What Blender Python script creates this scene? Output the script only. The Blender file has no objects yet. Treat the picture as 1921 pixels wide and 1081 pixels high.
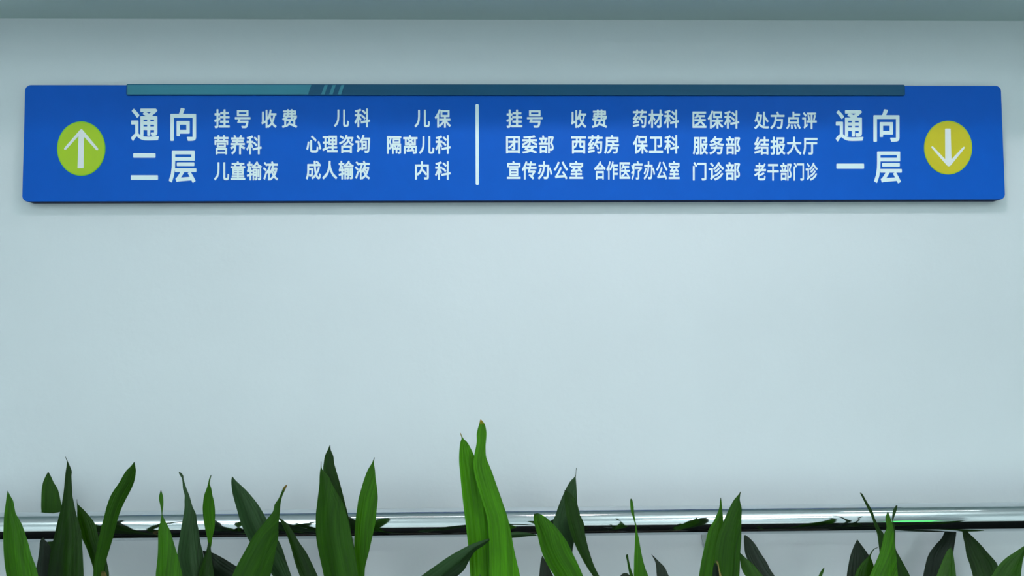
import bpy, bmesh, math, random
import numpy as np
from mathutils import Vector, Matrix
from mathutils.geometry import delaunay_2d_cdt
random.seed(7)
S = bpy.context.scene
COL = S.collection

# ---------------------------------------------------------------- camera
F_PX, CX, CY = 1600.0, 960.5, 540.5
CAM = Vector((-0.0598794, -2.00901964, 1.54911804))
YAW, PITCH, ROLL = -0.02081506, 0.05517056, -0.00534819
FWD = Vector((-math.sin(YAW)*math.cos(PITCH), math.cos(YAW)*math.cos(PITCH), math.sin(PITCH)))
R0 = Vector((math.cos(YAW), math.sin(YAW), 0)); U0 = R0.cross(FWD)
RIGHT = math.cos(ROLL)*R0 + math.sin(ROLL)*U0
UP = -math.sin(ROLL)*R0 + math.cos(ROLL)*U0
cam = bpy.data.cameras.new('camera')
cam.sensor_width = 36.0; cam.lens = 36.0*F_PX/1921.0; cam.clip_start = 0.05
camo = bpy.data.objects.new('camera', cam); COL.objects.link(camo)
M3 = Matrix((RIGHT, UP, -FWD)).transposed()
camo.matrix_world = Matrix.Translation(CAM) @ M3.to_4x4()
S.camera = camo

# ---------------------------------------------------------------- world, lights, exposure
S.view_settings.view_transform = 'Standard'; S.view_settings.look = 'None'
S.view_settings.gamma = 1.0; S.view_settings.use_curve_mapping = False
S.view_settings.exposure = -0.34
w = bpy.data.worlds.new('world'); S.world = w; w.use_nodes = True
w.node_tree.nodes['Background'].inputs[0].default_value = (0.55, 0.75, 0.85, 1)
w.node_tree.nodes['Background'].inputs[1].default_value = 0.25

ROOM_H = 2.95
COOL = (0.88, 1.0, 0.985)
KEY = (1.0, 0.955, 0.985)
def panel_light(x, y, sx, sy, power, z=ROOM_H-0.03, color=COOL):
    l = bpy.data.lights.new('ceiling_or_fill_lamp', 'AREA'); l.shape = 'RECTANGLE'
    l.size = sx; l.size_y = sy; l.energy = power; l.color = color
    o = bpy.data.objects.new('ceiling_or_fill_lamp', l); o.location = (x, y, z); COL.objects.link(o)
    return o
LAMPS = [(0.25, -1.13, 0.26, 0.12, 18.5, ROOM_H-.03, KEY), (-0.50, -1.22, 0.60, 0.10, 2.5), (1.75, -1.0, 0.60, 0.08, 1.5),
         (-2.0, -4.4, 1.2, 0.6, 46), (2.0, -4.4, 1.2, 0.6, 46),  # mid-room and far-end panels are unseen, added for ambient fill
         (-2.0, -6.8, 1.2, 0.6, 60), (2.0, -6.8, 1.2, 0.6, 60)]
FILL_UPLIGHTS = [(-1.7, -2.9), (1.5, -2.5)]  # made-up uplights, added to brighten the ceiling and fill the shade
for ux, uy in FILL_UPLIGHTS:
    panel_light(ux, uy, 1.0, .2, 40, 2.36).rotation_euler = (math.pi, 0, 0)
for L in LAMPS:
    panel_light(*L)

# ---------------------------------------------------------------- helpers
def at(px, py, y):
    """the point of the plane y = const that stands at this place of the photograph"""
    d = FWD + RIGHT*((px-CX)/F_PX) - UP*((py-CY)/F_PX)
    return CAM + d*((y-CAM.y)/d.y)

def link(name, bm_or_me, mat, parent=None, smooth=False):
    if isinstance(bm_or_me, bmesh.types.BMesh):
        me = bpy.data.meshes.new(name); bm_or_me.to_mesh(me); bm_or_me.free()
    else:
        me = bm_or_me
    if mat and not me.materials: me.materials.append(mat)
    if smooth:
        for p in me.polygons: p.use_smooth = True
    o = bpy.data.objects.new(name, me); COL.objects.link(o)
    if parent: o.parent = parent
    return o
def tag(o, label=None, cat=None, group=None, kind=None):
    if label: o['label'] = label
    if cat: o['category'] = cat
    if group: o['group'] = group
    if kind: o['kind'] = kind
    return o
def empty(name, loc):
    o = bpy.data.objects.new(name, None); o.location = loc; o.empty_display_size = .05
    COL.objects.link(o); return o
def box_bm(x0, x1, y0, y1, z0, z1, bev=0, bm=None):
    b = bmesh.new()
    bmesh.ops.create_cube(b, size=1, matrix=Matrix.Translation(((x0+x1)/2, (y0+y1)/2, (z0+z1)/2)) @ Matrix.Diagonal((x1-x0, y1-y0, z1-z0, 1)))
    if bev: bmesh.ops.bevel(b, geom=b.edges[:], offset=bev, segments=2, affect='EDGES', profile=.5)
    return b
def tube_bm(pts, radii, n=16, b=None, caps=True):
    b = b or bmesh.new(); rings = []
    for i, p in enumerate(pts):
        p = Vector(p)
        t = (Vector(pts[min(i+1, len(pts)-1)]) - Vector(pts[max(i-1, 0)])).normalized()
        a = t.cross(Vector((0, 1, 0)) if abs(t.y) < .9 else Vector((1, 0, 0))).normalized(); c = t.cross(a)
        r = radii[i] if isinstance(radii, (list, tuple)) else radii
        rings.append([b.verts.new(p + a*r*math.cos(2*math.pi*k/n) + c*r*math.sin(2*math.pi*k/n)) for k in range(n)])
    for A, B in zip(rings, rings[1:]):
        for k in range(n): b.faces.new((A[k], A[(k+1) % n], B[(k+1) % n], B[k]))
    if caps: b.faces.new(rings[0][::-1]); b.faces.new(rings[-1])
    return b
def lathe_bm(prof, n=32):
    b = bmesh.new(); rings = []
    for r, z in prof:
        rings.append([b.verts.new((r*math.cos(2*math.pi*k/n), r*math.sin(2*math.pi*k/n), z)) for k in range(n)])
    for A, B in zip(rings, rings[1:]):
        for k in range(n): b.faces.new((A[k], A[(k+1) % n], B[(k+1) % n], B[k]))
    b.faces.new(rings[0][::-1]); b.faces.new(rings[-1])
    return b
def prism_bm(poly, y_front, y_back):
    """an outline in x,z extruded from y_front back to y_back"""
    b = bmesh.new()
    f = [b.verts.new((x, y_front, z)) for x, z in poly]; k = [b.verts.new((x, y_back, z)) for x, z in poly]
    b.faces.new(f); b.faces.new(k[::-1])
    n = len(poly)
    for i in range(n): b.faces.new((f[i], k[i], k[(i+1) % n], f[(i+1) % n]))
    bmesh.ops.recalc_face_normals(b, faces=b.faces[:])
    return b
def round_rect(x0, x1, z0, z1, r, n=8):
    out = []
    for cx, cz, a0 in ((x1-r, z1-r, 0), (x0+r, z1-r, 90), (x0+r, z0+r, 180), (x1-r, z0+r, 270)):
        for i in range(n+1):
            a = math.radians(a0+90*i/n); out.append((cx+r*math.cos(a), cz+r*math.sin(a)))
    return out

def mat(name, color, rough=.5, metal=0, var=0, scale=8, bump=0, bscale=60, coat=0, stretch=(1, 1, 1), spec=.5):
    m = bpy.data.materials.new(name); m.use_nodes = True; nt = m.node_tree; N = nt.nodes; L = nt.links
    p = N['Principled BSDF']; p.inputs['Base Color'].default_value = (*color, 1)
    p.inputs['Roughness'].default_value = rough; p.inputs['Metallic'].default_value = metal
    p.inputs['Coat Weight'].default_value = coat; p.inputs['Specular IOR Level'].default_value = spec
    tc = N.new('ShaderNodeTexCoord'); mp = N.new('ShaderNodeMapping'); mp.inputs['Scale'].default_value = stretch
    L.new(tc.outputs['Object'], mp.inputs['Vector'])
    if var:
        n = N.new('ShaderNodeTexNoise'); n.inputs['Scale'].default_value = scale; n.inputs['Detail'].default_value = 5
        L.new(mp.outputs[0], n.inputs['Vector'])
        r = N.new('ShaderNodeMix'); r.data_type = 'RGBA'
        r.inputs[6].default_value = (*[c*(1-var) for c in color], 1); r.inputs[7].default_value = (*[min(1, c*(1+var)) for c in color], 1)
        L.new(n.outputs['Fac'], r.inputs[0]); L.new(r.outputs[2], p.inputs['Base Color'])
    if bump:
        n2 = N.new('ShaderNodeTexNoise'); n2.inputs['Scale'].default_value = bscale; n2.inputs['Detail'].default_value = 4
        L.new(mp.outputs[0], n2.inputs['Vector'])
        bp = N.new('ShaderNodeBump'); bp.inputs['Strength'].default_value = bump; bp.inputs['Distance'].default_value = .002
        L.new(n2.outputs['Fac'], bp.inputs['Height']); L.new(bp.outputs[0], p.inputs['Normal'])
    return m

M = {}
M['wall'] = mat('wall_paint', (0.725, 0.77, 0.815), .55, var=.035, scale=3.5, bump=.25, bscale=45)
M['ceiling'] = mat('soffit_paint', (0.66, 0.80, 0.80), .8, var=.03, scale=3, bump=.2)
M['room_wall'] = mat('room_paint', (0.80, 0.86, 0.88), .8, var=.02)
M['floor'] = mat('floor_stone', (0.005, 0.006, 0.006), .7, var=.3, scale=25, spec=.05)
M['floor_light'] = mat('floor_pale_stone', (0.66, 0.69, 0.68), .5, var=.06, scale=12)
M['sign_blue'] = mat('sign_blue', (0.0, 0.105, 0.57), .5, var=.06, scale=22, spec=.15)
M['sign_side'] = mat('sign_side', (0.001, 0.012, 0.07), .6, spec=.1)
M['letter'] = mat('white_vinyl', (0.80, 0.93, 0.97), .5)
M['white_arrow'] = mat('white_arrow', (0.84, 0.86, 0.88), .5)
M['lime'] = mat('lime_vinyl', (0.41, 0.62, 0.0), .5, var=.04, scale=40)
M['lime_rim'] = mat('lime_rim', (0.22, 0.60, 0.0), .45)
M['yellow'] = mat('yellow_vinyl', (0.66, 0.56, 0.0), .5, var=.04, scale=40)
M['yellow_rim'] = mat('yellow_rim', (0.42, 0.58, 0.0), .45)
M['strip'] = mat('teal_film', (0.008, 0.09, 0.19), .45, var=.1, scale=30, stretch=(.3, 1, 4), spec=.2)
M['strip_reflection'] = mat('teal_reflection_paint', (0.05, 0.26, 0.36), .45, var=.1, scale=30, stretch=(.3, 1, 4), spec=.2)  # paler strip colour, stands in for a reflection
M['steel'] = mat('polished_steel', (0.62, 0.64, 0.66), .07, metal=1, bump=.02, bscale=6, stretch=(.4, 1, 3))
M['bracket'] = mat('brushed_steel', (0.5, 0.52, 0.53), .3, metal=1)
M['pot'] = mat('grey_pot', (0.10, 0.10, 0.10), .5, var=.1)
M['soil'] = mat('soil', (0.03, 0.02, 0.012), .95, var=.4, scale=50, bump=1, bscale=90)
M['frame'] = mat('lamp_frame', (0.7, 0.7, 0.7), .4)

# ---------------------------------------------------------------- structure
ZC = at(960, 37, 0).z                       # height of the low soffit over the sign wall
SOFF = 0.365
struct = lambda name, bm, m: tag(link(name, bm, m), kind='structure')
struct('wall_back', box_bm(-4, 4, 0, .12, 0, ROOM_H), M['wall'])
def plane_box(name, x0, x1, y0, y1, z0, z1, m): return struct(name, box_bm(x0, x1, y0, y1, z0, z1), m)
plane_box('ceiling_soffit', -4, 4, -SOFF, 0, ZC, ROOM_H, M['ceiling'])
plane_box('ceiling', -4, 4, -8, 0.12, ROOM_H, ROOM_H+.1, M['room_wall'])
plane_box('floor', -4, 4, -8, -2.9, -.1, 0, M['floor_light'])
plane_box('floor_border', -4, 4, -2.9, .12, -.1, 0, M['floor'])
plane_box('wall_left', -4.1, -4, -8, .12, 0, ROOM_H, M['room_wall'])
plane_box('wall_right', 4, 4.1, -8, .12, 0, ROOM_H, M['room_wall'])
plane_box('wall_front', -4, 4, -8.1, -8, 0, ROOM_H, M['room_wall'])
plane_box('wall_pillar', 2.0, 2.5, -3.5, -3.05, 0, ROOM_H, M['room_wall'])

# ---------------------------------------------------------------- sign board
SW, SH, SZ, YF = 2.3, 0.27382, 2.0, -0.030
sign = empty('hospital_directory_sign', (0, 0, SZ-SH/2))
tag(sign, 'long blue wall sign with white Chinese directions and two round arrows', 'sign')
def child(name, bm, m, parent=sign, smooth=False, label=None):
    o = link(name, bm, m, parent, smooth)
    if parent is sign: o.matrix_parent_inverse = Matrix.Translation(-sign.location)
    if label: o['label'] = label
    return o
def bevel_front(bm, y, off):
    es = [e for e in bm.edges if all(abs(v.co.y-y) < 1e-6 for v in e.verts)]
    bmesh.ops.bevel(bm, geom=es, offset=off, segments=2, affect='EDGES', profile=.5)
bm = prism_bm(round_rect(-SW/2, SW/2, SZ-SH/2, SZ+SH/2, .0135), YF, 0.0)
bevel_front(bm, YF, .0012)
o = child('panel', bm, M['sign_blue'])
o.data.materials.append(M['sign_side'])
for p in o.data.polygons:
    if abs(p.normal.y) < .8: p.material_index = 1

def Pq(px, py, y=YF): v = at(px, py, y); return (v.x, v.z)
# clear strip along the top edge
YS = YF-.004
a0 = Pq(237, 157.5, YS); a1 = Pq(1697.5, 160, YS); a2 = Pq(1697.5, 179.5, YS); a3 = Pq(237, 178.5, YS)
zt, zb = SZ+SH/2+.0012, (a2[1]+a3[1])/2
bm = prism_bm(round_rect(a0[0], a1[0], zb, zt, .0035, 4), YS, YF)
bevel_front(bm, YS, .0006)
cover = child('cover_strip', bm, M['strip'], label='teal acrylic strip along the top edge')
YL = YS-.0006
def quad_part(pts, name, m, parent):
    return child(name, prism_bm([Pq(px, py, YL) for px, py in pts], YL, YS), m, parent)
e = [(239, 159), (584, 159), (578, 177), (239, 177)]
quad_part(e, 'painted_reflection', M['strip_reflection'], cover)  # reflection on the strip, painted as paler pieces and slanted stripes
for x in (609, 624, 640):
    quad_part([(x, 159.5), (x+6, 159.5), (x, 177), (x-6.5, 177)], 'painted_reflection_stripe', M['strip_reflection'], cover)

# lettering: outlines come from Blender's own default typeface, strokes widened
_cache = {}
def glyph(ch):
    """(points, triangles, outline edges) of one character, filled by winding number so that overlapping strokes stay solid"""
    if ch in _cache: return _cache[ch]
    c = bpy.data.curves.new('t', 'FONT'); c.body = ch; c.resolution_u = 3
    t = bpy.data.objects.new('t', c); COL.objects.link(t)
    bpy.context.view_layer.update()
    cu = t.to_curve(bpy.context.evaluated_depsgraph_get())
    V, E = [], []
    for sp in cu.splines:
        B = sp.bezier_points; k0 = len(V); n = len(B)
        for a in range(n):
            p, q = B[a], B[(a+1) % n]
            p0, p1, p2, p3 = p.co.xy, p.handle_right.xy, q.handle_left.xy, q.co.xy
            chord = (p3-p0).length
            flat = chord < 1e-6 or max(abs((h-p0).cross(p3-p0))/chord for h in (p1, p2)) < .001
            for m in range(1 if flat else 3):
                u = m/3
                V.append(p0*(1-u)**3+p1*3*u*(1-u)**2+p2*3*u*u*(1-u)+p3*u**3)
        E += [(k0+m, k0+(m+1) % (len(V)-k0)) for m in range(len(V)-k0)]
    t.to_curve_clear(); COL.objects.unlink(t); bpy.data.objects.remove(t); bpy.data.curves.remove(c)
    res = delaunay_2d_cdt(V, E, [], 0, 1e-6)
    P = np.array([v[:] for v in res[0]]); T = [tuple(f) for f in res[2]]
    C = np.array([P[list(f)].mean(0) for f in T]); wn = np.zeros(len(T), int)
    for a, b in E:
        (x0, y0), (x1, y1) = V[a], V[b]
        side = (x1-x0)*(C[:, 1]-y0)-(C[:, 0]-x0)*(y1-y0)
        wn += ((y0 <= C[:, 1]) & (y1 > C[:, 1]) & (side > 0)).astype(int)
        wn -= ((y0 > C[:, 1]) & (y1 <= C[:, 1]) & (side < 0)).astype(int)
    vs = [tuple(p) for p in P]; fs = [f for f, k in zip(T, wn) if k]
    cnt = {}
    for f in fs:
        for m in range(3):
            k = tuple(sorted((f[m], f[(m+1) % 3]))); cnt[k] = cnt.get(k, 0)+1
    used = sorted({m for f in fs for m in f}); new = {o: n for n, o in enumerate(used)}
    _cache[ch] = ([vs[m] for m in used], [tuple(new[m] for m in f) for f in fs], [(new[a], new[b]) for (a, b), n in cnt.items() if n == 1])
    return _cache[ch]
YT = YF-.0005
_bold = {}
def bold_glyph(ch, wt):
    """the glyph with every stroke widened by wt on both sides, as one clean union of triangles"""
    if (ch, wt) in _bold: return _bold[(ch, wt)]
    vs, fs, edges = glyph(ch)
    V = [Vector(v) for v in vs]; Fc = [list(f) for f in fs]; used = set()
    for a, b in edges:
        pa, pb = Vector(vs[a]), Vector(vs[b]); d = pb-pa
        if d.length < 1e-5: continue
        n = Vector((-d.y, d.x)).normalized()*wt
        k = len(V); V += [pa-n, pb-n, pb+n, pa+n]; Fc.append([k, k+1, k+2, k+3]); used |= {a, b}
    for i in used:
        k = len(V); V += [Vector((vs[i][0]+wt*math.cos(q*math.pi/4), vs[i][1]+wt*math.sin(q*math.pi/4))) for q in range(8)]
        Fc.append(list(range(k, k+8)))
    res = delaunay_2d_cdt(V, [], Fc, 0, 1e-6)
    P = np.array([(v.x, v.y) for v in res[0]]); T = [tuple(f) for f in res[2]]
    C = np.array([P[list(f)].mean(0) for f in T]); ins = np.zeros(len(T), bool)
    for f in Fc:
        q = np.array([V[i][:] for i in f]); e = np.roll(q, -1, 0)-q
        cr = [e[i, 0]*(C[:, 1]-q[i, 1])-e[i, 1]*(C[:, 0]-q[i, 0]) for i in range(len(f))]
        ins |= np.all([c > 1e-9 for c in cr], 0) | np.all([c < -1e-9 for c in cr], 0)
    out = ([tuple(p) for p in P], [f for f, k in zip(T, ins) if k])
    _bold[(ch, wt)] = out; return out
def lay_glyph(V, Fc, ch, px0, px1, py0, py1, wt):
    """stand the glyph's ink box on px0..px1, py0..py1 of the board"""
    vs, fs = bold_glyph(ch, wt)
    us = sorted({i for f in fs for i in f})
    X0 = min(vs[i][0] for i in us); X1 = max(vs[i][0] for i in us); Y0 = min(vs[i][1] for i in us); Y1 = max(vs[i][1] for i in us)
    A = Vector(Pq(px0, py1, YT)); B = Vector(Pq(px1, py1, YT)); D = Vector(Pq(px0, py0, YT)); E_ = Vector(Pq(px1, py0, YT))
    idx = {}
    for i in us:
        u = (vs[i][0]-X0)/(X1-X0); v = (vs[i][1]-Y0)/(Y1-Y0)
        q = A*(1-u)*(1-v)+B*u*(1-v)+D*(1-u)*v+E_*u*v
        idx[i] = len(V); V.append((q.x, YT, q.y))
    Fc.extend(tuple(idx[i] for i in f) for f in fs)
def lettering(cells, wt=.023, name='lettering'):
    V, Fc = [], []
    for ch, x0, x1, y0, y1 in cells: lay_glyph(V, Fc, ch, x0, x1, y0, y1, wt)
    me = bpy.data.meshes.new(name); me.from_pydata(V, [], Fc)
    bmx = bmesh.new(); bmx.from_mesh(me)
    for f in bmx.faces:
        f.normal_update()
        if f.normal.y > 0: f.normal_flip()
    bmx.to_mesh(me); bmx.free()
    return child(name, me, M['letter'])
# ink boxes inside the em square (fractions of the advance), from the typeface itself
def run(text, x0, x1, y0, y1, wt=.017):
    """a word whose ink runs from x0 to x1 and whose tallest ink spans y0..y1"""
    n = len(text); G = [glyph(c)[0] for c in text]
    lo = [min(v[0] for v in g) for g in G]; hi = [max(v[0] for v in g) for g in G]
    bo = min(min(v[1] for v in g) for g in G); to = max(max(v[1] for v in g) for g in G)
    left = lo[0]; right = (n-1)+hi[-1]; s = (x1-x0)/(right-left)
    cells = []
    for i, (c, g) in enumerate(zip(text, G)):
        gx0 = x0+(i+lo[i]-left)*s; gx1 = x0+(i+hi[i]-left)*s
        gb = min(v[1] for v in g); gt = max(v[1] for v in g); k = (y1-y0)/(to-bo)
        cells.append((c, gx0, gx1, y1-(gt-bo)*k, y1-(gb-bo)*k))
    return cells
R1, R2, R3 = (204.5, 240), (254, 290), (303, 338.5)
for word in [
    [('挂', 402, 431, 205, 240.5), ('号', 440.5, 470, 206.5, 240.5)],
    [('收', 490.4, 518.8, 205.5, 240), ('费', 529, 557.6, 205, 240)],
    [('儿', 626.5, 654.7, 205.5, 238.5), ('科', 665, 694.2, 203.5, 239)],
    [('儿', 777.5, 806.5, 206, 239.3), ('保', 815.6, 845.8, 205, 239.7)],
    run('营养科', 401.6, 491, 253.5, 290), run('心理咨询', 574.5, 694.2, 253, 287.5), run('隔离儿科', 726, 845.6, 253.5, 289),
    run('儿童输液', 401.6, 521.7, 302.5, 338.5), run('成人输液', 573.7, 694, 301.5, 337),
    [('内', 778.5, 804.5, 302.5, 337), ('科', 816, 845.6, 302.3, 337.5)],
    [('挂', 950, 980, 205.5, 240), ('号', 988.5, 1018, 207, 239.8)],
    [('收', 1071.3, 1100, 206, 240), ('费', 1110.3, 1139, 205.5, 240)],
    run('药材科', 1187, 1273.7, 205.5, 240), run('医保科', 1299, 1387, 207.3, 241.5), run('处方点评', 1414.8, 1532.3, 209.3, 242.3),
    run('团委部', 949.3, 1039, 254, 288), run('西药房', 1071.5, 1161.3, 253.5, 288.5), run('保卫科', 1187.3, 1273.7, 253.5, 288.5),
    run('服务部', 1299.7, 1388.6, 255.5, 290), run('结报大厅', 1415, 1533.7, 256.5, 290.5),
    run('宣传办公室', 951, 1094.3, 302, 337), run('合作医疗办公室', 1114.5, 1275, 302, 337.3),
    run('门诊部', 1299.7, 1388.5, 304, 338.7), run('老干部门诊', 1415, 1534, 305, 339)]:
    lettering(word)
for word in [
    [('通', 245.8, 298, 203.5, 264.5), ('向', 319.5, 368, 202.5, 264.5)],
    [('二', 245.3, 296.5, 287.5, 337.5), ('层', 316.8, 368.5, 282.8, 343)],
    [('通', 1567.7, 1619.8, 206.5, 265.5), ('向', 1638.5, 1687.5, 205, 266)],
    [('一', 1569, 1621, 307, 316.8), ('层', 1639.8, 1691.8, 284, 344)]]:
    lettering(word, .021, 'large_lettering')
# divider line
dx0, dz0 = Pq(892.4, 347, YT); dx1, dz1 = Pq(898, 195.5, YT)
child('divider_line', prism_bm(round_rect(dx0, dx1, dz0, dz1, .0033), YT, YF), M['letter'])

# arrow discs
def ellipse(cx, cy, rx, ry, y, n=72):
    return [Pq(cx+rx*math.cos(2*math.pi*i/n), cy+ry*math.sin(2*math.pi*i/n), y) for i in range(n)]
def arrow_disc(cx, cy, rx, ry, m, mr, polys, lab):
    d = child('arrow_disc', prism_bm(ellipse(cx, cy, rx, ry, YF-.0008), YF-.0008, YF), mr, label=lab)
    child('disc_face', prism_bm(ellipse(cx, cy, rx-1.7, ry-1.7, YF-.0012), YF-.0012, YF-.0008), m, d)
    # arrow outline
    b = bmesh.new()
    for k, poly in enumerate(polys):
        q = prism_bm([Pq(x, y, YF-.0018-k*2e-5) for x, y in poly], YF-.0018-k*2e-5, YF-.0012)
        me = bpy.data.meshes.new('x'); q.to_mesh(me); q.free(); b.from_mesh(me); bpy.data.meshes.remove(me)
    child('arrow', b, M['white_arrow'], d)
arrow_disc(152.3, 278.9, 45.3, 51.1, M['lime'], M['lime_rim'],
    [[(147.6, 251), (157.7, 251), (156.7, 315), (155.8, 315.8), (146.4, 315.8), (145.4, 315)],
     [(152.6, 242), (154.6, 243.2), (158.5, 250), (158.5, 258), (150, 252), (124.5, 280.2), (122.5, 281.6), (120.6, 281), (120, 279.2), (120.8, 277.3), (150.2, 243.8)],
     [(152.7, 242.05), (155, 244), (183.2, 277.5), (184.2, 279.5), (183.8, 281.4), (182, 282.2), (180.3, 281.4), (158.5, 257.5), (152, 251)]], 'lime green disc with white up arrow')
arrow_disc(1778.7, 277.1, 45.1, 50.4, M['yellow'], M['yellow_rim'],
    [[(1773, 242), (1774, 241.3), (1782.5, 241.3), (1783.4, 242), (1785, 300), (1773.4, 300)],
     [(1780.2, 312.3), (1777, 311), (1748.2, 278), (1747.4, 276), (1748.6, 274.4), (1750.4, 275), (1774, 299.5), (1784, 300)],
     [(1780.3, 312.2), (1783.4, 310.6), (1809.4, 278.8), (1810, 276.8), (1808.8, 275.3), (1806.9, 276), (1784.5, 299.5), (1775, 300)]], 'yellow disc with white down arrow')

# ---------------------------------------------------------------- handrail
YR = -0.15
pl, pr = at(0, 989.3, YR), at(1921, 969.3, YR)
dirr = (pr-pl).normalized(); RR = 0.0262*1.165
rl = empty('steel_handrail', (0, YR, 0))
tag(rl, 'polished round steel handrail running across the wall behind the leaves', 'handrail')
A = pl-dirr*.8; B = pr+dirr*.8
def put(o): o.matrix_parent_inverse = Matrix.Translation(-o.parent.location); return o
NS = 24
put(link('rail_tube', tube_bm([A+(B-A)*i/NS for i in range(NS+1)], RR, 64), M['steel'], rl, True))
J = at(1784, 970, YR)
jx = pl+dirr*(J-pl).dot(dirr)
put(link('joint_sleeve', tube_bm([jx-dirr*.0006, jx+dirr*.0006], RR+.00005, 64, caps=False), M['steel'], rl, True))
for px in (-260, 628, 1370, 2180):
    c = pl+dirr*((at(px, 980, YR)-pl).dot(dirr))
    cz = c.z
    br = put(link('bracket', tube_bm([(c.x, YR, cz-RR*.8), (c.x, YR+.02, cz-RR-.025), (c.x, YR+.06, cz-RR-.04), (c.x, -.006, cz-RR-.04)], .007, 16), M['bracket'], rl, True))
    rose = link('wall_plate', tube_bm([(c.x, -.008, cz-RR-.04), (c.x, 0, cz-RR-.04)], .028, 32), M['bracket'], br)

# ---------------------------------------------------------------- leaves
CR = {'A': (0, 840, 4.484), 'B': (280, 840, 4.484), 'C': (540, 820, 4.141), 'D': (760, 770, 3.475),
      'E': (1120, 880, 5.378), 'F': (1400, 880, 5.377), 'G': (1640, 880, 5.377)}
def leaf_mat(name, c, tip=(0.012, .03, .008), rough=.45, tipw=.02, trans=.22, vein=.22):
    m = bpy.data.materials.new(name); m.use_nodes = True; nt = m.node_tree; N = nt.nodes; L = nt.links
    p = N['Principled BSDF']; out = N['Material Output']
    uv = N.new('ShaderNodeUVMap'); uv.uv_map = 'UVMap'
    sep = N.new('ShaderNodeSeparateXYZ'); L.new(uv.outputs[0], sep.inputs[0])
    mp = N.new('ShaderNodeMapping'); mp.inputs['Scale'].default_value = (26, .9, 1); L.new(uv.outputs[0], mp.inputs[0])
    oi = N.new('ShaderNodeObjectInfo'); L.new(oi.outputs['Random'], mp.inputs['Location'])
    n = N.new('ShaderNodeTexNoise'); n.inputs['Scale'].default_value = 1; n.inputs['Detail'].default_value = 4; L.new(mp.outputs[0], n.inputs['Vector'])
    mp2 = N.new('ShaderNodeMapping'); mp2.inputs['Scale'].default_value = (3, 2.2, 1); L.new(uv.outputs[0], mp2.inputs[0]); L.new(oi.outputs['Random'], mp2.inputs['Location'])
    n3 = N.new('ShaderNodeTexNoise'); n3.inputs['Scale'].default_value = 1; L.new(mp2.outputs[0], n3.inputs['Vector'])
    cr = N.new('ShaderNodeValToRGB'); L.new(n.outputs['Fac'], cr.inputs[0])
    cr.color_ramp.elements[0].position = .32; cr.color_ramp.elements[1].position = .72
    cr.color_ramp.elements[0].color = (*[x*(1-vein) for x in c], 1); cr.color_ramp.elements[1].color = (*[x*(1+vein) for x in c], 1)
    mul = N.new('ShaderNodeMix'); mul.data_type = 'RGBA'; mul.blend_type = 'MULTIPLY'; mul.inputs[0].default_value = 1
    mr = N.new('ShaderNodeMapRange'); mr.inputs['From Min'].default_value = .3; mr.inputs['From Max'].default_value = .7
    mr.inputs['To Min'].default_value = .75; mr.inputs['To Max'].default_value = 1.25; L.new(n3.outputs['Fac'], mr.inputs['Value'])
    L.new(cr.outputs[0], mul.inputs[6]); L.new(mr.outputs[0], mul.inputs[7])
    # dry tip
    tr = N.new('ShaderNodeMapRange'); tr.inputs['From Min'].default_value = 0; tr.inputs['From Max'].default_value = tipw
    tr.inputs['To Min'].default_value = 1; tr.inputs['To Max'].default_value = 0; L.new(sep.outputs['Y'], tr.inputs['Value'])
    mx = N.new('ShaderNodeMix'); mx.data_type = 'RGBA'; L.new(tr.outputs[0], mx.inputs[0])
    L.new(mul.outputs[2], mx.inputs[6]); mx.inputs[7].default_value = (*tip, 1)
    L.new(mx.outputs[2], p.inputs['Base Color']); p.inputs['Roughness'].default_value = rough
    p.inputs['Specular IOR Level'].default_value = .22
    bp = N.new('ShaderNodeBump'); bp.inputs['Strength'].default_value = .35; bp.inputs['Distance'].default_value = .0012
    L.new(n.outputs['Fac'], bp.inputs['Height']); L.new(bp.outputs[0], p.inputs['Normal'])
    t = N.new('ShaderNodeBsdfTranslucent'); L.new(mx.outputs[2], t.inputs['Color'])
    ms = N.new('ShaderNodeMixShader'); ms.inputs[0].default_value = trans
    L.new(p.outputs[0], ms.inputs[1]); L.new(t.outputs[0], ms.inputs[2]); L.new(ms.outputs[0], out.inputs[0])
    return m
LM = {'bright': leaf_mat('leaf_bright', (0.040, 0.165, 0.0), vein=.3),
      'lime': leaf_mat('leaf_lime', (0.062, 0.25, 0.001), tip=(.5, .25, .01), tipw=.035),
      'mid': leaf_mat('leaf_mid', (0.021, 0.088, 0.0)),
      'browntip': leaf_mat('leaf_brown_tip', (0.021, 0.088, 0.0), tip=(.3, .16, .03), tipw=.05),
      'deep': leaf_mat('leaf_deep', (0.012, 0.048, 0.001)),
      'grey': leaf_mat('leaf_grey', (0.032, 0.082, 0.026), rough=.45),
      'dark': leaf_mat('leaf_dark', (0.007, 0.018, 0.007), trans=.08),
      'dry': leaf_mat('leaf_dry', (0.28, 0.22, 0.07), trans=.1)}

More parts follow.
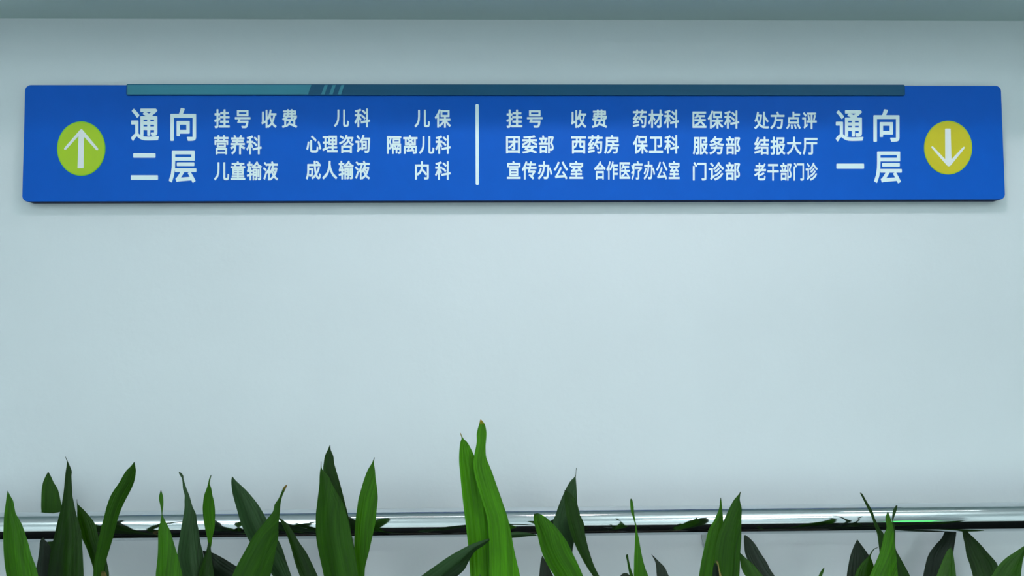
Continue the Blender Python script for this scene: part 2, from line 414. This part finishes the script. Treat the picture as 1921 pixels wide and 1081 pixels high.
def cat_rom(a, b, c, d, t):
    return .5*((2*b)+(-a+c)*t+(2*a-5*b+4*c-d)*t*t+(-a+3*b-3*c+d)*t**3)
def leaf(plant, crop, sts, m, d0, d1, fold=.18, tilt=0., base=None, ribs=7, seg=5, dmid=None):
    """sts: stations tip to base, (y, xl, xr) or (xl, yl, xr, yr) in crop coordinates; d0, d1 depth in front of the wall at tip and base"""
    ox, oy, sc = CR[crop]
    E = []
    for s in sts:
        if len(s) == 3: s = (s[1], s[0], s[2], s[0])
        E.append([ox+s[0]/sc, oy+s[1]/sc, ox+s[2]/sc, oy+s[3]/sc])
    # arc length
    cum = [0]
    for a, b in zip(E, E[1:]):
        cum.append(cum[-1]+math.hypot((a[0]+a[2]-b[0]-b[2])/2, (a[1]+a[3]-b[1]-b[3])/2))
    tot = cum[-1]
    P = []
    for i in range(len(E)-1):
        q = [E[max(i-1, 0)], E[i], E[i+1], E[min(i+2, len(E)-1)]]
        for k in range(seg):
            t = k/seg
            P.append(([cat_rom(q[0][j], q[1][j], q[2][j], q[3][j], t) for j in range(4)], (cum[i]+(cum[i+1]-cum[i])*t)/tot))
    P.append((E[-1], 1.0))
    N = 16; V = []; UVs = []; rows = []
    dm = dmid if dmid is not None else (d0+d1)/2
    Lm = tot*.00115
    for (xl, yl, xr, yr), t in P:
        d = d0*(1-t)*(1-2*t)+4*dm*t*(1-t)+d1*t*(2*t-1) if dmid is not None else d0+(d1-d0)*t
        row = []
        hw = math.hypot(xr-xl, yr-yl)*.00057
        for k in range(N+1):
            u = k/N; s = 2*u-1
            dep = d - fold*hw*(abs(s)) + tilt*hw*s
            dep += min(.0016, hw*.07)*math.cos(u*ribs*2*math.pi)
            v = at(xl+(xr-xl)*u, yl+(yr-yl)*u, -dep)
            row.append(len(V)); V.append(v); UVs.append((u*max(.25, hw/.03), t*tot/300))
        rows.append(row)
    nb = len(V)
    # the blade goes on below the photograph: it narrows to a stalk that stands in the pot
    last = [V[i] for i in rows[-1]]; cen = sum(last, Vector())/len(last); axis = (last[-1]-last[0])/2
    if base is None: base = plant['soil']
    bx, by, bz = base[0]+random.uniform(-.03, .03), base[1]+random.uniform(-.03, .03), base[2]-.01
    prev = sum((V[i] for i in rows[-2]), Vector())/len(last); dirn = (cen-prev).normalized()
    H = max(.05, cen.z-bz)
    c1 = cen+dirn*min(.16, H*.35); c2 = Vector((bx, by, bz+H*.4)); c3 = Vector((bx, by, bz))
    r0 = axis.length
    for j in range(1, 15):
        t = j/14
        c = cen*(1-t)**3+c1*3*t*(1-t)**2+c2*3*t*t*(1-t)+c3*t**3
        wv = max(.0028/max(r0, 1e-4), (1-t*2.2)) if t < .5 else .0028/max(r0, 1e-4)
        wv = min(wv, 1.0) if r0 > .0028 else wv
        row = []
        for k in range(N+1):
            s = 2*k/N-1
            v = c+axis*s*wv+Vector((0, min(.004, r0*.5)*abs(s)*min(1, t*4)-0, 0))
            row.append(len(V)); V.append(v); UVs.append((k/N*max(.25, r0/.03), (1+t)*tot/300))
        rows.append(row)
    Fc = []
    for a, b in zip(rows, rows[1:]):
        for k in range(N): Fc.append((a[k], a[k+1], b[k+1], b[k]))
    me = bpy.data.meshes.new('leaf'); me.from_pydata(V, [], Fc)
    uvl = me.uv_layers.new(name='UVMap')
    for lp in me.loops: uvl.data[lp.index].uv = UVs[lp.vertex_index]
    o = link('leaf', me, LM[m], plant['root'], True)
    o.matrix_parent_inverse = Matrix.Translation(-plant['root'].location)
    so = o.modifiers.new('thick', 'SOLIDIFY'); so.thickness = .0006; so.offset = 0
    return o
POT = lathe_bm([(.055, 0), (.062, .01), (.074, .36), (.078, .37), (.078, .39), (.070, .39), (.068, .36)])
pot_me = bpy.data.meshes.new('pot'); POT.to_mesh(pot_me); POT.free(); pot_me.materials.append(M['pot'])
for p in pot_me.polygons: p.use_smooth = len(p.vertices) == 4
SO = lathe_bm([(.068, .350), (.067, .366)], 24); soil_me = bpy.data.meshes.new('soil'); SO.to_mesh(soil_me); SO.free(); soil_me.materials.append(M['soil'])
def plant(px, label, y=-.30):
    x = at(px, 1081, y).x
    r = empty('potted_plant', (x, y, 0))
    tag(r, label, 'plant', 'green plants along the handrail')
    link('pot', pot_me, None, r); link('soil', soil_me, None, r)
    return {'root': r, 'soil': (x, y, .366)}

P = plant(140, 'leafy plant at the far left end of the rail, one blunt leaf leaning right')
leaf(P, 'A', [(365, 64, 66), (410, 56, 88), (455, 50, 112), (550, 37, 130), (600, 33, 158), (665, 30, 190), (800, 28, 235), (900, 32, 262), (1000, 42, 300), (1081, 55, 320), (1160, 70, 330)], 'bright', .34, .36, tilt=.3)
leaf(P, 'A', [(205, 404, 407), (250, 380, 432), (295, 362, 452), (350, 352, 485), (430, 348, 505), (540, 350, 520), (700, 385, 510), (800, 400, 500), (1000, 425, 500)], 'mid', .075, .09, tilt=-.2)
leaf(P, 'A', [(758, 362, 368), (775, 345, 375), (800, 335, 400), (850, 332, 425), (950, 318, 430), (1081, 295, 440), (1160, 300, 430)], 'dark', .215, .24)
leaf(P, 'A', [(75, 547, 550), (110, 560, 566), (150, 560, 585), (200, 553, 603), (240, 548, 600), (330, 540, 605), (400, 532, 608), (470, 520, 622), (560, 500, 640), (640, 480, 665), (750, 455, 685), (850, 430, 692), (950, 415, 698), (1081, 400, 703), (1180, 410, 700)], 'deep', .27, .30, tilt=.35, fold=.3)
leaf(P, 'A', [(435, 646, 648), (475, 648, 655), (520, 650, 700), (570, 650, 745), (620, 655, 785), (660, 665, 805), (700, 680, 815), (760, 690, 830), (850, 730, 845), (950, 765, 850), (1040, 790, 860), (1120, 800, 870)], 'mid', .24, .26)
leaf(P, 'A', [(1130, 120, 1131, 121), (1098, 160, 1138, 165), (1055, 205, 1142, 205), (1000, 300, 1127, 290), (940, 390, 1090, 375), (900, 490, 1050, 450), (875, 590, 1010, 540), (850, 680, 980, 640), (830, 780, 955, 740), (810, 880, 925, 840), (790, 980, 895, 940), (785, 1081, 865, 1081), (785, 1160, 850, 1160)], 'mid', .31, .30, tilt=-.2, fold=.1)
leaf(P, 'A', [(890, 884, 888), (960, 875, 898), (1050, 862, 915), (1120, 860, 915)], 'deep', .29, .30)
leaf(P, 'A', [(1035, 865, 870), (1055, 850, 890), (1100, 850, 900)], 'dry', .32, .31)

P = plant(345, 'leafy plant with a grey-green crinkled leaf between two bright narrow leaves')
leaf(P, 'B', [(362, 96, 100), (400, 85, 112), (430, 82, 117), (480, 92, 118), (520, 100, 113), (565, 104, 110), (600, 98, 125), (660, 85, 155), (700, 76, 175), (800, 75, 205), (900, 72, 235), (1000, 62, 260), (1081, 55, 278), (1170, 65, 270)], 'bright', .32, .34, tilt=.1)
leaf(P, 'B', [(205, 250, 256), (222, 253, 276), (240, 264, 286), (260, 275, 287), (290, 280, 295), (350, 285, 315), (400, 298, 335), (450, 297, 350), (500, 297, 365), (560, 290, 392), (620, 280, 400), (700, 265, 415), (800, 250, 430), (880, 238, 450), (950, 238, 460), (1081, 270, 465), (1160, 280, 440)], 'grey', .25, .28, fold=.35, tilt=-.2)
leaf(P, 'B', [(230, 520, 523), (260, 505, 515), (305, 495, 507), (340, 485, 520), (400, 463, 530), (450, 455, 543), (520, 450, 552), (600, 457, 552), (680, 470, 547), (760, 488, 530), (820, 497, 522), (850, 503, 517), (950, 500, 520), (1081, 490, 520)], 'bright', .29, .27)
leaf(P, 'B', [(800, 496, 505), (870, 480, 520), (950, 450, 527), (1081, 410, 545), (1160, 420, 540)], 'deep', .28, .29, fold=.3)
leaf(P, 'B', [(450, 865, 451, 868), (470, 960, 530, 885), (500, 1060, 620, 930), (560, 1120, 700, 980), (640, 1160, 760, 1020), (700, 1230, 800, 1100)], 'dark', .22, .25)

P = plant(515, 'leafy plant with two crossing broad leaves, one leaning left and one right with brown tip')
leaf(P, 'B', [(696, 245, 700, 245), (690, 290, 735, 285), (698, 370, 800, 345), (712, 430, 860, 410), (740, 530, 925, 495), (780, 660, 985, 600), (835, 775, 1050, 720), (900, 880, 1110, 830), (970, 980, 1150, 950), (1040, 1081, 1195, 1081), (1080, 1160, 1220, 1160)], 'grey', .26, .27, tilt=.3, fold=.25)
leaf(P, 'B', [(1158, 312, 1160, 316), (1130, 335, 1145, 350), (1105, 395, 1118, 410), (1082, 440, 1104, 470), (1055, 480, 1100, 510), (1040, 540, 1096, 570), (985, 610, 1085, 660), (880, 740, 1085, 750), (800, 880, 1062, 870), (740, 990, 1042, 980), (695, 1090, 1015, 1090), (690, 1170, 990, 1170)], 'browntip', .33, .34, tilt=-.1, fold=.12)
leaf(P, 'B', [(1090, 590, 1098, 592), (1120, 650, 1170, 650), (1160, 740, 1220, 730), (1195, 850, 1270, 810), (1230, 980, 1330, 900), (1270, 1090, 1420, 1090), (1290, 1160, 1430, 1160)], 'deep', .24, .26)

P = plant(700, 'leafy plant left of centre, three upright leaves with the dark one behind the widest')
leaf(P, 'C', [(62, 327, 330), (100, 310, 333), (150, 288, 353), (200, 280, 358), (260, 275, 375), (340, 300, 398), (420, 330, 420), (500, 345, 440), (600, 350, 465), (680, 360, 482), (760, 380, 495), (900, 400, 520), (1081, 420, 520)], 'deep', .22, .25, tilt=.2)
leaf(P, 'C', [(190, 257, 259), (240, 255, 262), (270, 250, 280), (310, 247, 318), (370, 245, 345), (440, 237, 385), (520, 227, 430), (600, 218, 455), (700, 216, 480), (800, 222, 500), (900, 240, 520), (1000, 262, 535), (1081, 280, 545), (1160, 300, 545)], 'mid', .31, .33, tilt=.25, fold=.22)
leaf(P, 'C', [(160, 671, 674), (200, 655, 668), (260, 620, 676), (330, 593, 682), (400, 572, 692), (480, 550, 698), (560, 538, 690), (650, 525, 682), (720, 520, 668), (800, 518, 650), (900, 518, 628), (1000, 535, 602), (1081, 545, 595), (1160, 550, 595)], 'bright', .27, .28, fold=.1)

P = plant(880, 'tallest leafy plant, near the centre, its bright ribbed leaf split into two tips')
leaf(P, 'D', [(148, 358, 362), (182, 368, 378), (210, 360, 405), (250, 355, 428), (298, 352, 450), (350, 353, 470), (400, 358, 485), (500, 367, 510), (600, 378, 530), (700, 390, 545), (800, 402, 548), (900, 413, 550), (1000, 420, 552), (1081, 425, 555), (1160, 430, 555)], 'lime', .285, .29, tilt=.2, ribs=5)
leaf(P, 'D', [(60, 491, 495), (90, 483, 518), (130, 472, 528), (160, 467, 530), (200, 468, 527), (240, 462, 524), (298, 450, 527), (340, 446, 540), (400, 450, 565), (500, 475, 600), (600, 505, 635), (700, 535, 668), (800, 545, 690), (900, 548, 708), (1000, 550, 730), (1081, 550, 748), (1160, 560, 745)], 'lime', .30, .32, tilt=-.1, ribs=6)
leaf(P, 'D', [(549, 835, 550, 849), (500, 850, 512, 882), (440, 870, 455, 922), (370, 905, 415, 985), (290, 950, 385, 1040), (200, 1012, 320, 1100), (105, 1081, 250, 1180), (60, 1130, 180, 1250)], 'grey', .36, .30, fold=1.3)
leaf(P, 'D', [(856, 812, 857, 818), (800, 798, 800, 822), (740, 792, 750, 828), (690, 795, 690, 834), (640, 805, 640, 850), (600, 830, 610, 900)], 'grey', .22, .26, fold=.4)

P = plant(1060, 'leafy plant right of the tallest one, veined leaf before a pointed pair')
leaf(P, 'D', [(840, 675, 862, 670), (838, 700, 905, 690), (840, 730, 935, 714), (860, 800, 990, 770), (890, 920, 1050, 850), (930, 1010, 1085, 920), (975, 1081, 1125, 1000), (1010, 1150, 1160, 1081), (1040, 1220, 1190, 1150)], 'bright', .33, .33, fold=.2)
leaf(P, 'D', [(375, 1116, 1119), (430, 1107, 1112), (465, 1076, 1114), (520, 1045, 1118), (600, 1010, 1122), (670, 985, 1128), (740, 965, 1125), (820, 990, 1110), (920, 1030, 1090), (1081, 1040, 1080), (1150, 1045, 1080)], 'grey', .24, .26, tilt=.2)
leaf(P, 'D', [(1040, 520, 1050, 520), (1040, 600, 1110, 580), (1055, 700, 1140, 680), (1080, 800, 1165, 740), (1110, 880, 1175, 820), (1150, 960, 1200, 920), (1190, 1030, 1230, 1010), (1230, 1090, 1268, 1090), (1250, 1150, 1280, 1150)], 'deep', .28, .29)
leaf(P, 'D', [(950, 893, 896), (1000, 882, 925), (1081, 875, 965), (1150, 870, 990)], 'dark', .25, .28)

P = plant(1225, 'small sparse leafy plant with one thin upright leaf reaching over the rail')
leaf(P, 'E', [(300, 341, 345), (320, 335, 357), (380, 337, 368), (430, 343, 372), (480, 360, 378), (560, 383, 394), (620, 388, 404), (700, 385, 420), (800, 380, 438), (900, 375, 458), (1000, 373, 485), (1081, 372, 515), (1170, 375, 520)], 'bright', .28, .30, tilt=.2)
leaf(P, 'E', [(862, 302, 310), (880, 293, 313), (930, 303, 322), (1000, 315, 338), (1081, 330, 365), (1160, 340, 380)], 'mid', .30, .30)
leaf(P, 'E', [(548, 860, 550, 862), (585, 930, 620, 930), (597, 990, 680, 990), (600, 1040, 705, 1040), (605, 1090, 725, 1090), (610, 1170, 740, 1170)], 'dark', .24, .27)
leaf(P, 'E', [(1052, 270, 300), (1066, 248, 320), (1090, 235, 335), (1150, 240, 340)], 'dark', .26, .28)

P = plant(1400, 'leafy plant with two overlapping upright leaves and a dark leaf drooping at their right')
leaf(P, 'E', [(290, 1246, 1249), (330, 1240, 1255), (400, 1232, 1262), (470, 1205, 1268), (540, 1170, 1275), (620, 1125, 1290), (720, 1100, 1290), (850, 1070, 1280), (950, 1050, 1270), (1081, 1030, 1260), (1160, 1030, 1260)], 'bright', .28, .29, tilt=.3)
leaf(P, 'E', [(230, 1446, 1450), (255, 1432, 1445), (310, 1385, 1440), (360, 1355, 1450), (410, 1330, 1460), (500, 1290, 1457), (600, 1250, 1455), (700, 1215, 1455), (850, 1190, 1445), (1000, 1180, 1440), (1081, 1170, 1435), (1160, 1170, 1430)], 'mid', .31, .32, fold=.2)
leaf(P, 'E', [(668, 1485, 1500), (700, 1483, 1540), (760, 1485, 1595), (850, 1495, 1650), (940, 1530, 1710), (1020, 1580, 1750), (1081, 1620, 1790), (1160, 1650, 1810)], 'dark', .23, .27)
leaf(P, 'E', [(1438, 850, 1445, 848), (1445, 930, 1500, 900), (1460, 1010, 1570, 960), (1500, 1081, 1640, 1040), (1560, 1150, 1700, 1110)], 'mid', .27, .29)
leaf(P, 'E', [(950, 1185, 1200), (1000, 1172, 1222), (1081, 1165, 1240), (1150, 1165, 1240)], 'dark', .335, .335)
leaf(P, 'E', [(925, 1190, 1220), (960, 1213, 1227), (1010, 1225, 1235), (1081, 1235, 1255), (1130, 1240, 1260)], 'dry', .345, .345, ribs=1)

P = plant(1640, 'leafy plant near the right end with a long thin curled leaf beside a bright one')
leaf(P, 'F', [(995, 783, 787), (1020, 760, 785), (1050, 742, 775), (1081, 730, 765), (1150, 720, 760)], 'mid', .28, .30, ribs=2)
leaf(P, 'F', [(715, 1118, 1123), (760, 1095, 1155), (820, 1070, 1200), (880, 1050, 1240), (950, 1035, 1270), (1081, 1015, 1290), (1160, 1030, 1290)], 'dark', .23, .26)
leaf(P, 'F', [(1326, 792, 1327, 795), (1290, 806, 1293, 812), (1265, 832, 1272, 838), (1242, 870, 1254, 876), (1222, 895, 1256, 900), (1190, 925, 1265, 920), (1150, 970, 1280, 960), (1120, 1015, 1290, 1015), (1095, 1081, 1300, 1081), (1080, 1150, 1300, 1150)], 'mid', .29, .30)
leaf(P, 'F', [(1147, 240, 1152, 240), (1157, 262, 1173, 255), (1190, 330, 1210, 320), (1225, 400, 1250, 385), (1250, 450, 1278, 440), (1270, 500, 1295, 495), (1290, 560, 1325, 555), (1310, 620, 1352, 610), (1325, 680, 1387, 660), (1335, 760, 1385, 760), (1345, 850, 1370, 850), (1350, 950, 1380, 950), (1355, 1100, 1380, 1100)], 'deep', .25, .27, ribs=2)
leaf(P, 'F', [(430, 1426, 1430), (460, 1415, 1440), (490, 1405, 1450), (540, 1410, 1470), (600, 1415, 1485), (660, 1390, 1490), (740, 1375, 1495), (820, 1355, 1505), (900, 1325, 1515), (980, 1290, 1520), (1081, 1245, 1530), (1160, 1240, 1530)], 'bright', .32, .34, tilt=-.1)
leaf(P, 'F', [(368, 1512, 1525), (400, 1490, 1520), (440, 1478, 1508), (490, 1472, 1490), (520, 1473, 1482), (570, 1480, 1497), (650, 1482, 1502), (800, 1470, 1505), (900, 1460, 1555), (1000, 1470, 1610), (1081, 1480, 1650), (1160, 1490, 1660)], 'deep', .26, .28)

P = plant(1800, 'leafy plant at the far right end, broad leaves starting behind the rail')
leaf(P, 'G', [(500, 795, 800), (560, 765, 820), (630, 715, 828), (700, 680, 820), (760, 625, 810), (830, 570, 800), (900, 535, 790), (980, 515, 800), (1081, 495, 790), (1160, 500, 790)], 'dark', .085, .12, tilt=.2)
leaf(P, 'G', [(790, 768, 775), (830, 735, 790), (880, 710, 800), (950, 680, 810), (1081, 630, 825), (1160, 620, 820)], 'mid', .24, .28)
leaf(P, 'G', [(560, 890, 915), (630, 890, 940), (700, 900, 1010), (760, 915, 1070), (830, 925, 1130), (880, 935, 1175), (950, 960, 1235), (1020, 980, 1260), (1081, 995, 1290), (1160, 1000, 1290)], 'deep', .09, .13)
leaf(P, 'G', [(1560, 750, 1562, 755), (1500, 787, 1525, 830), (1420, 840, 1500, 920), (1330, 900, 1487, 1000), (1250, 980, 1480, 1081), (1185, 1081, 1480, 1180), (1150, 1160, 1440, 1240)], 'mid', .29, .31)

# ---------------------------------------------------------------- room fittings the rail mirrors, plus added fill lights
def ceiling_or_fill_light(x, y, sx, sy, label):
    b = bmesh.new(); z0, z1, t = ROOM_H-.045, ROOM_H, .02
    for x0, x1, y0, y1 in ((x-sx/2-t, x+sx/2+t, y-sy/2-t, y-sy/2), (x-sx/2-t, x+sx/2+t, y+sy/2, y+sy/2+t),
                           (x-sx/2-t, x-sx/2, y-sy/2, y+sy/2), (x+sx/2, x+sx/2+t, y-sy/2, y+sy/2)):
        q = box_bm(x0, x1, y0, y1, z0, z1); me = bpy.data.meshes.new('x'); q.to_mesh(me); q.free(); b.from_mesh(me); bpy.data.meshes.remove(me)
    tag(link('ceiling_or_fill_light', b, M['frame']), label, 'light', 'ceiling and added fill lights outside the picture')
for L, lab in zip(LAMPS, ['largest near ceiling light panel, shining down on the blue sign', 'narrow ceiling light mirrored in the rail left of centre', 'narrow ceiling light mirrored at the right end of the rail',
        'added fill light panel in mid room on the left', 'added fill light panel in mid room on the right', 'added fill light panel at the far end on the left', 'added fill light panel at the far end on the right']):
    ceiling_or_fill_light(L[0], L[1], L[2], L[3], lab)
em = bpy.data.materials.new('green_glow'); em.use_nodes = True
pb = em.node_tree.nodes['Principled BSDF']; pb.inputs['Base Color'].default_value = (.02, .4, .06, 1)
pb.inputs['Emission Color'].default_value = (.06, 1, .12, 1); pb.inputs['Emission Strength'].default_value = 5
ex = empty('exit_light', (2.24, -3.05, .14))
tag(ex, 'green floor-level exit light on the pillar, seen only mirrored in the rail', 'light')
f = link('housing', box_bm(2.12, 2.36, -3.05, -3.03, .14, .50, .003), M['frame'], ex); put(f)
g = link('lit_face', box_bm(2.13, 2.35, -3.03, -3.027, .15, .49), em, ex); put(g)

for (ux, uy), lab in zip(FILL_UPLIGHTS, ['added fill uplighter left of the camera, washing the ceiling', 'added fill uplighter right of the camera, washing the ceiling']):  # unseen fittings around the added fill uplights
    u = empty('added_fill_uplighter', (ux, uy, 2.3)); tag(u, lab, 'light', 'added fill uplighters')
    put(link('added_uplighter_tray', box_bm(ux-.52, ux+.52, uy-.11, uy+.11, 2.31, 2.345, .004), M['frame'], u))
    for sx in (-.45, .45):
        put(link('added_uplighter_rod', tube_bm([(ux+sx, uy, 2.34), (ux+sx, uy, ROOM_H)], .004, 8), M['frame'], u))
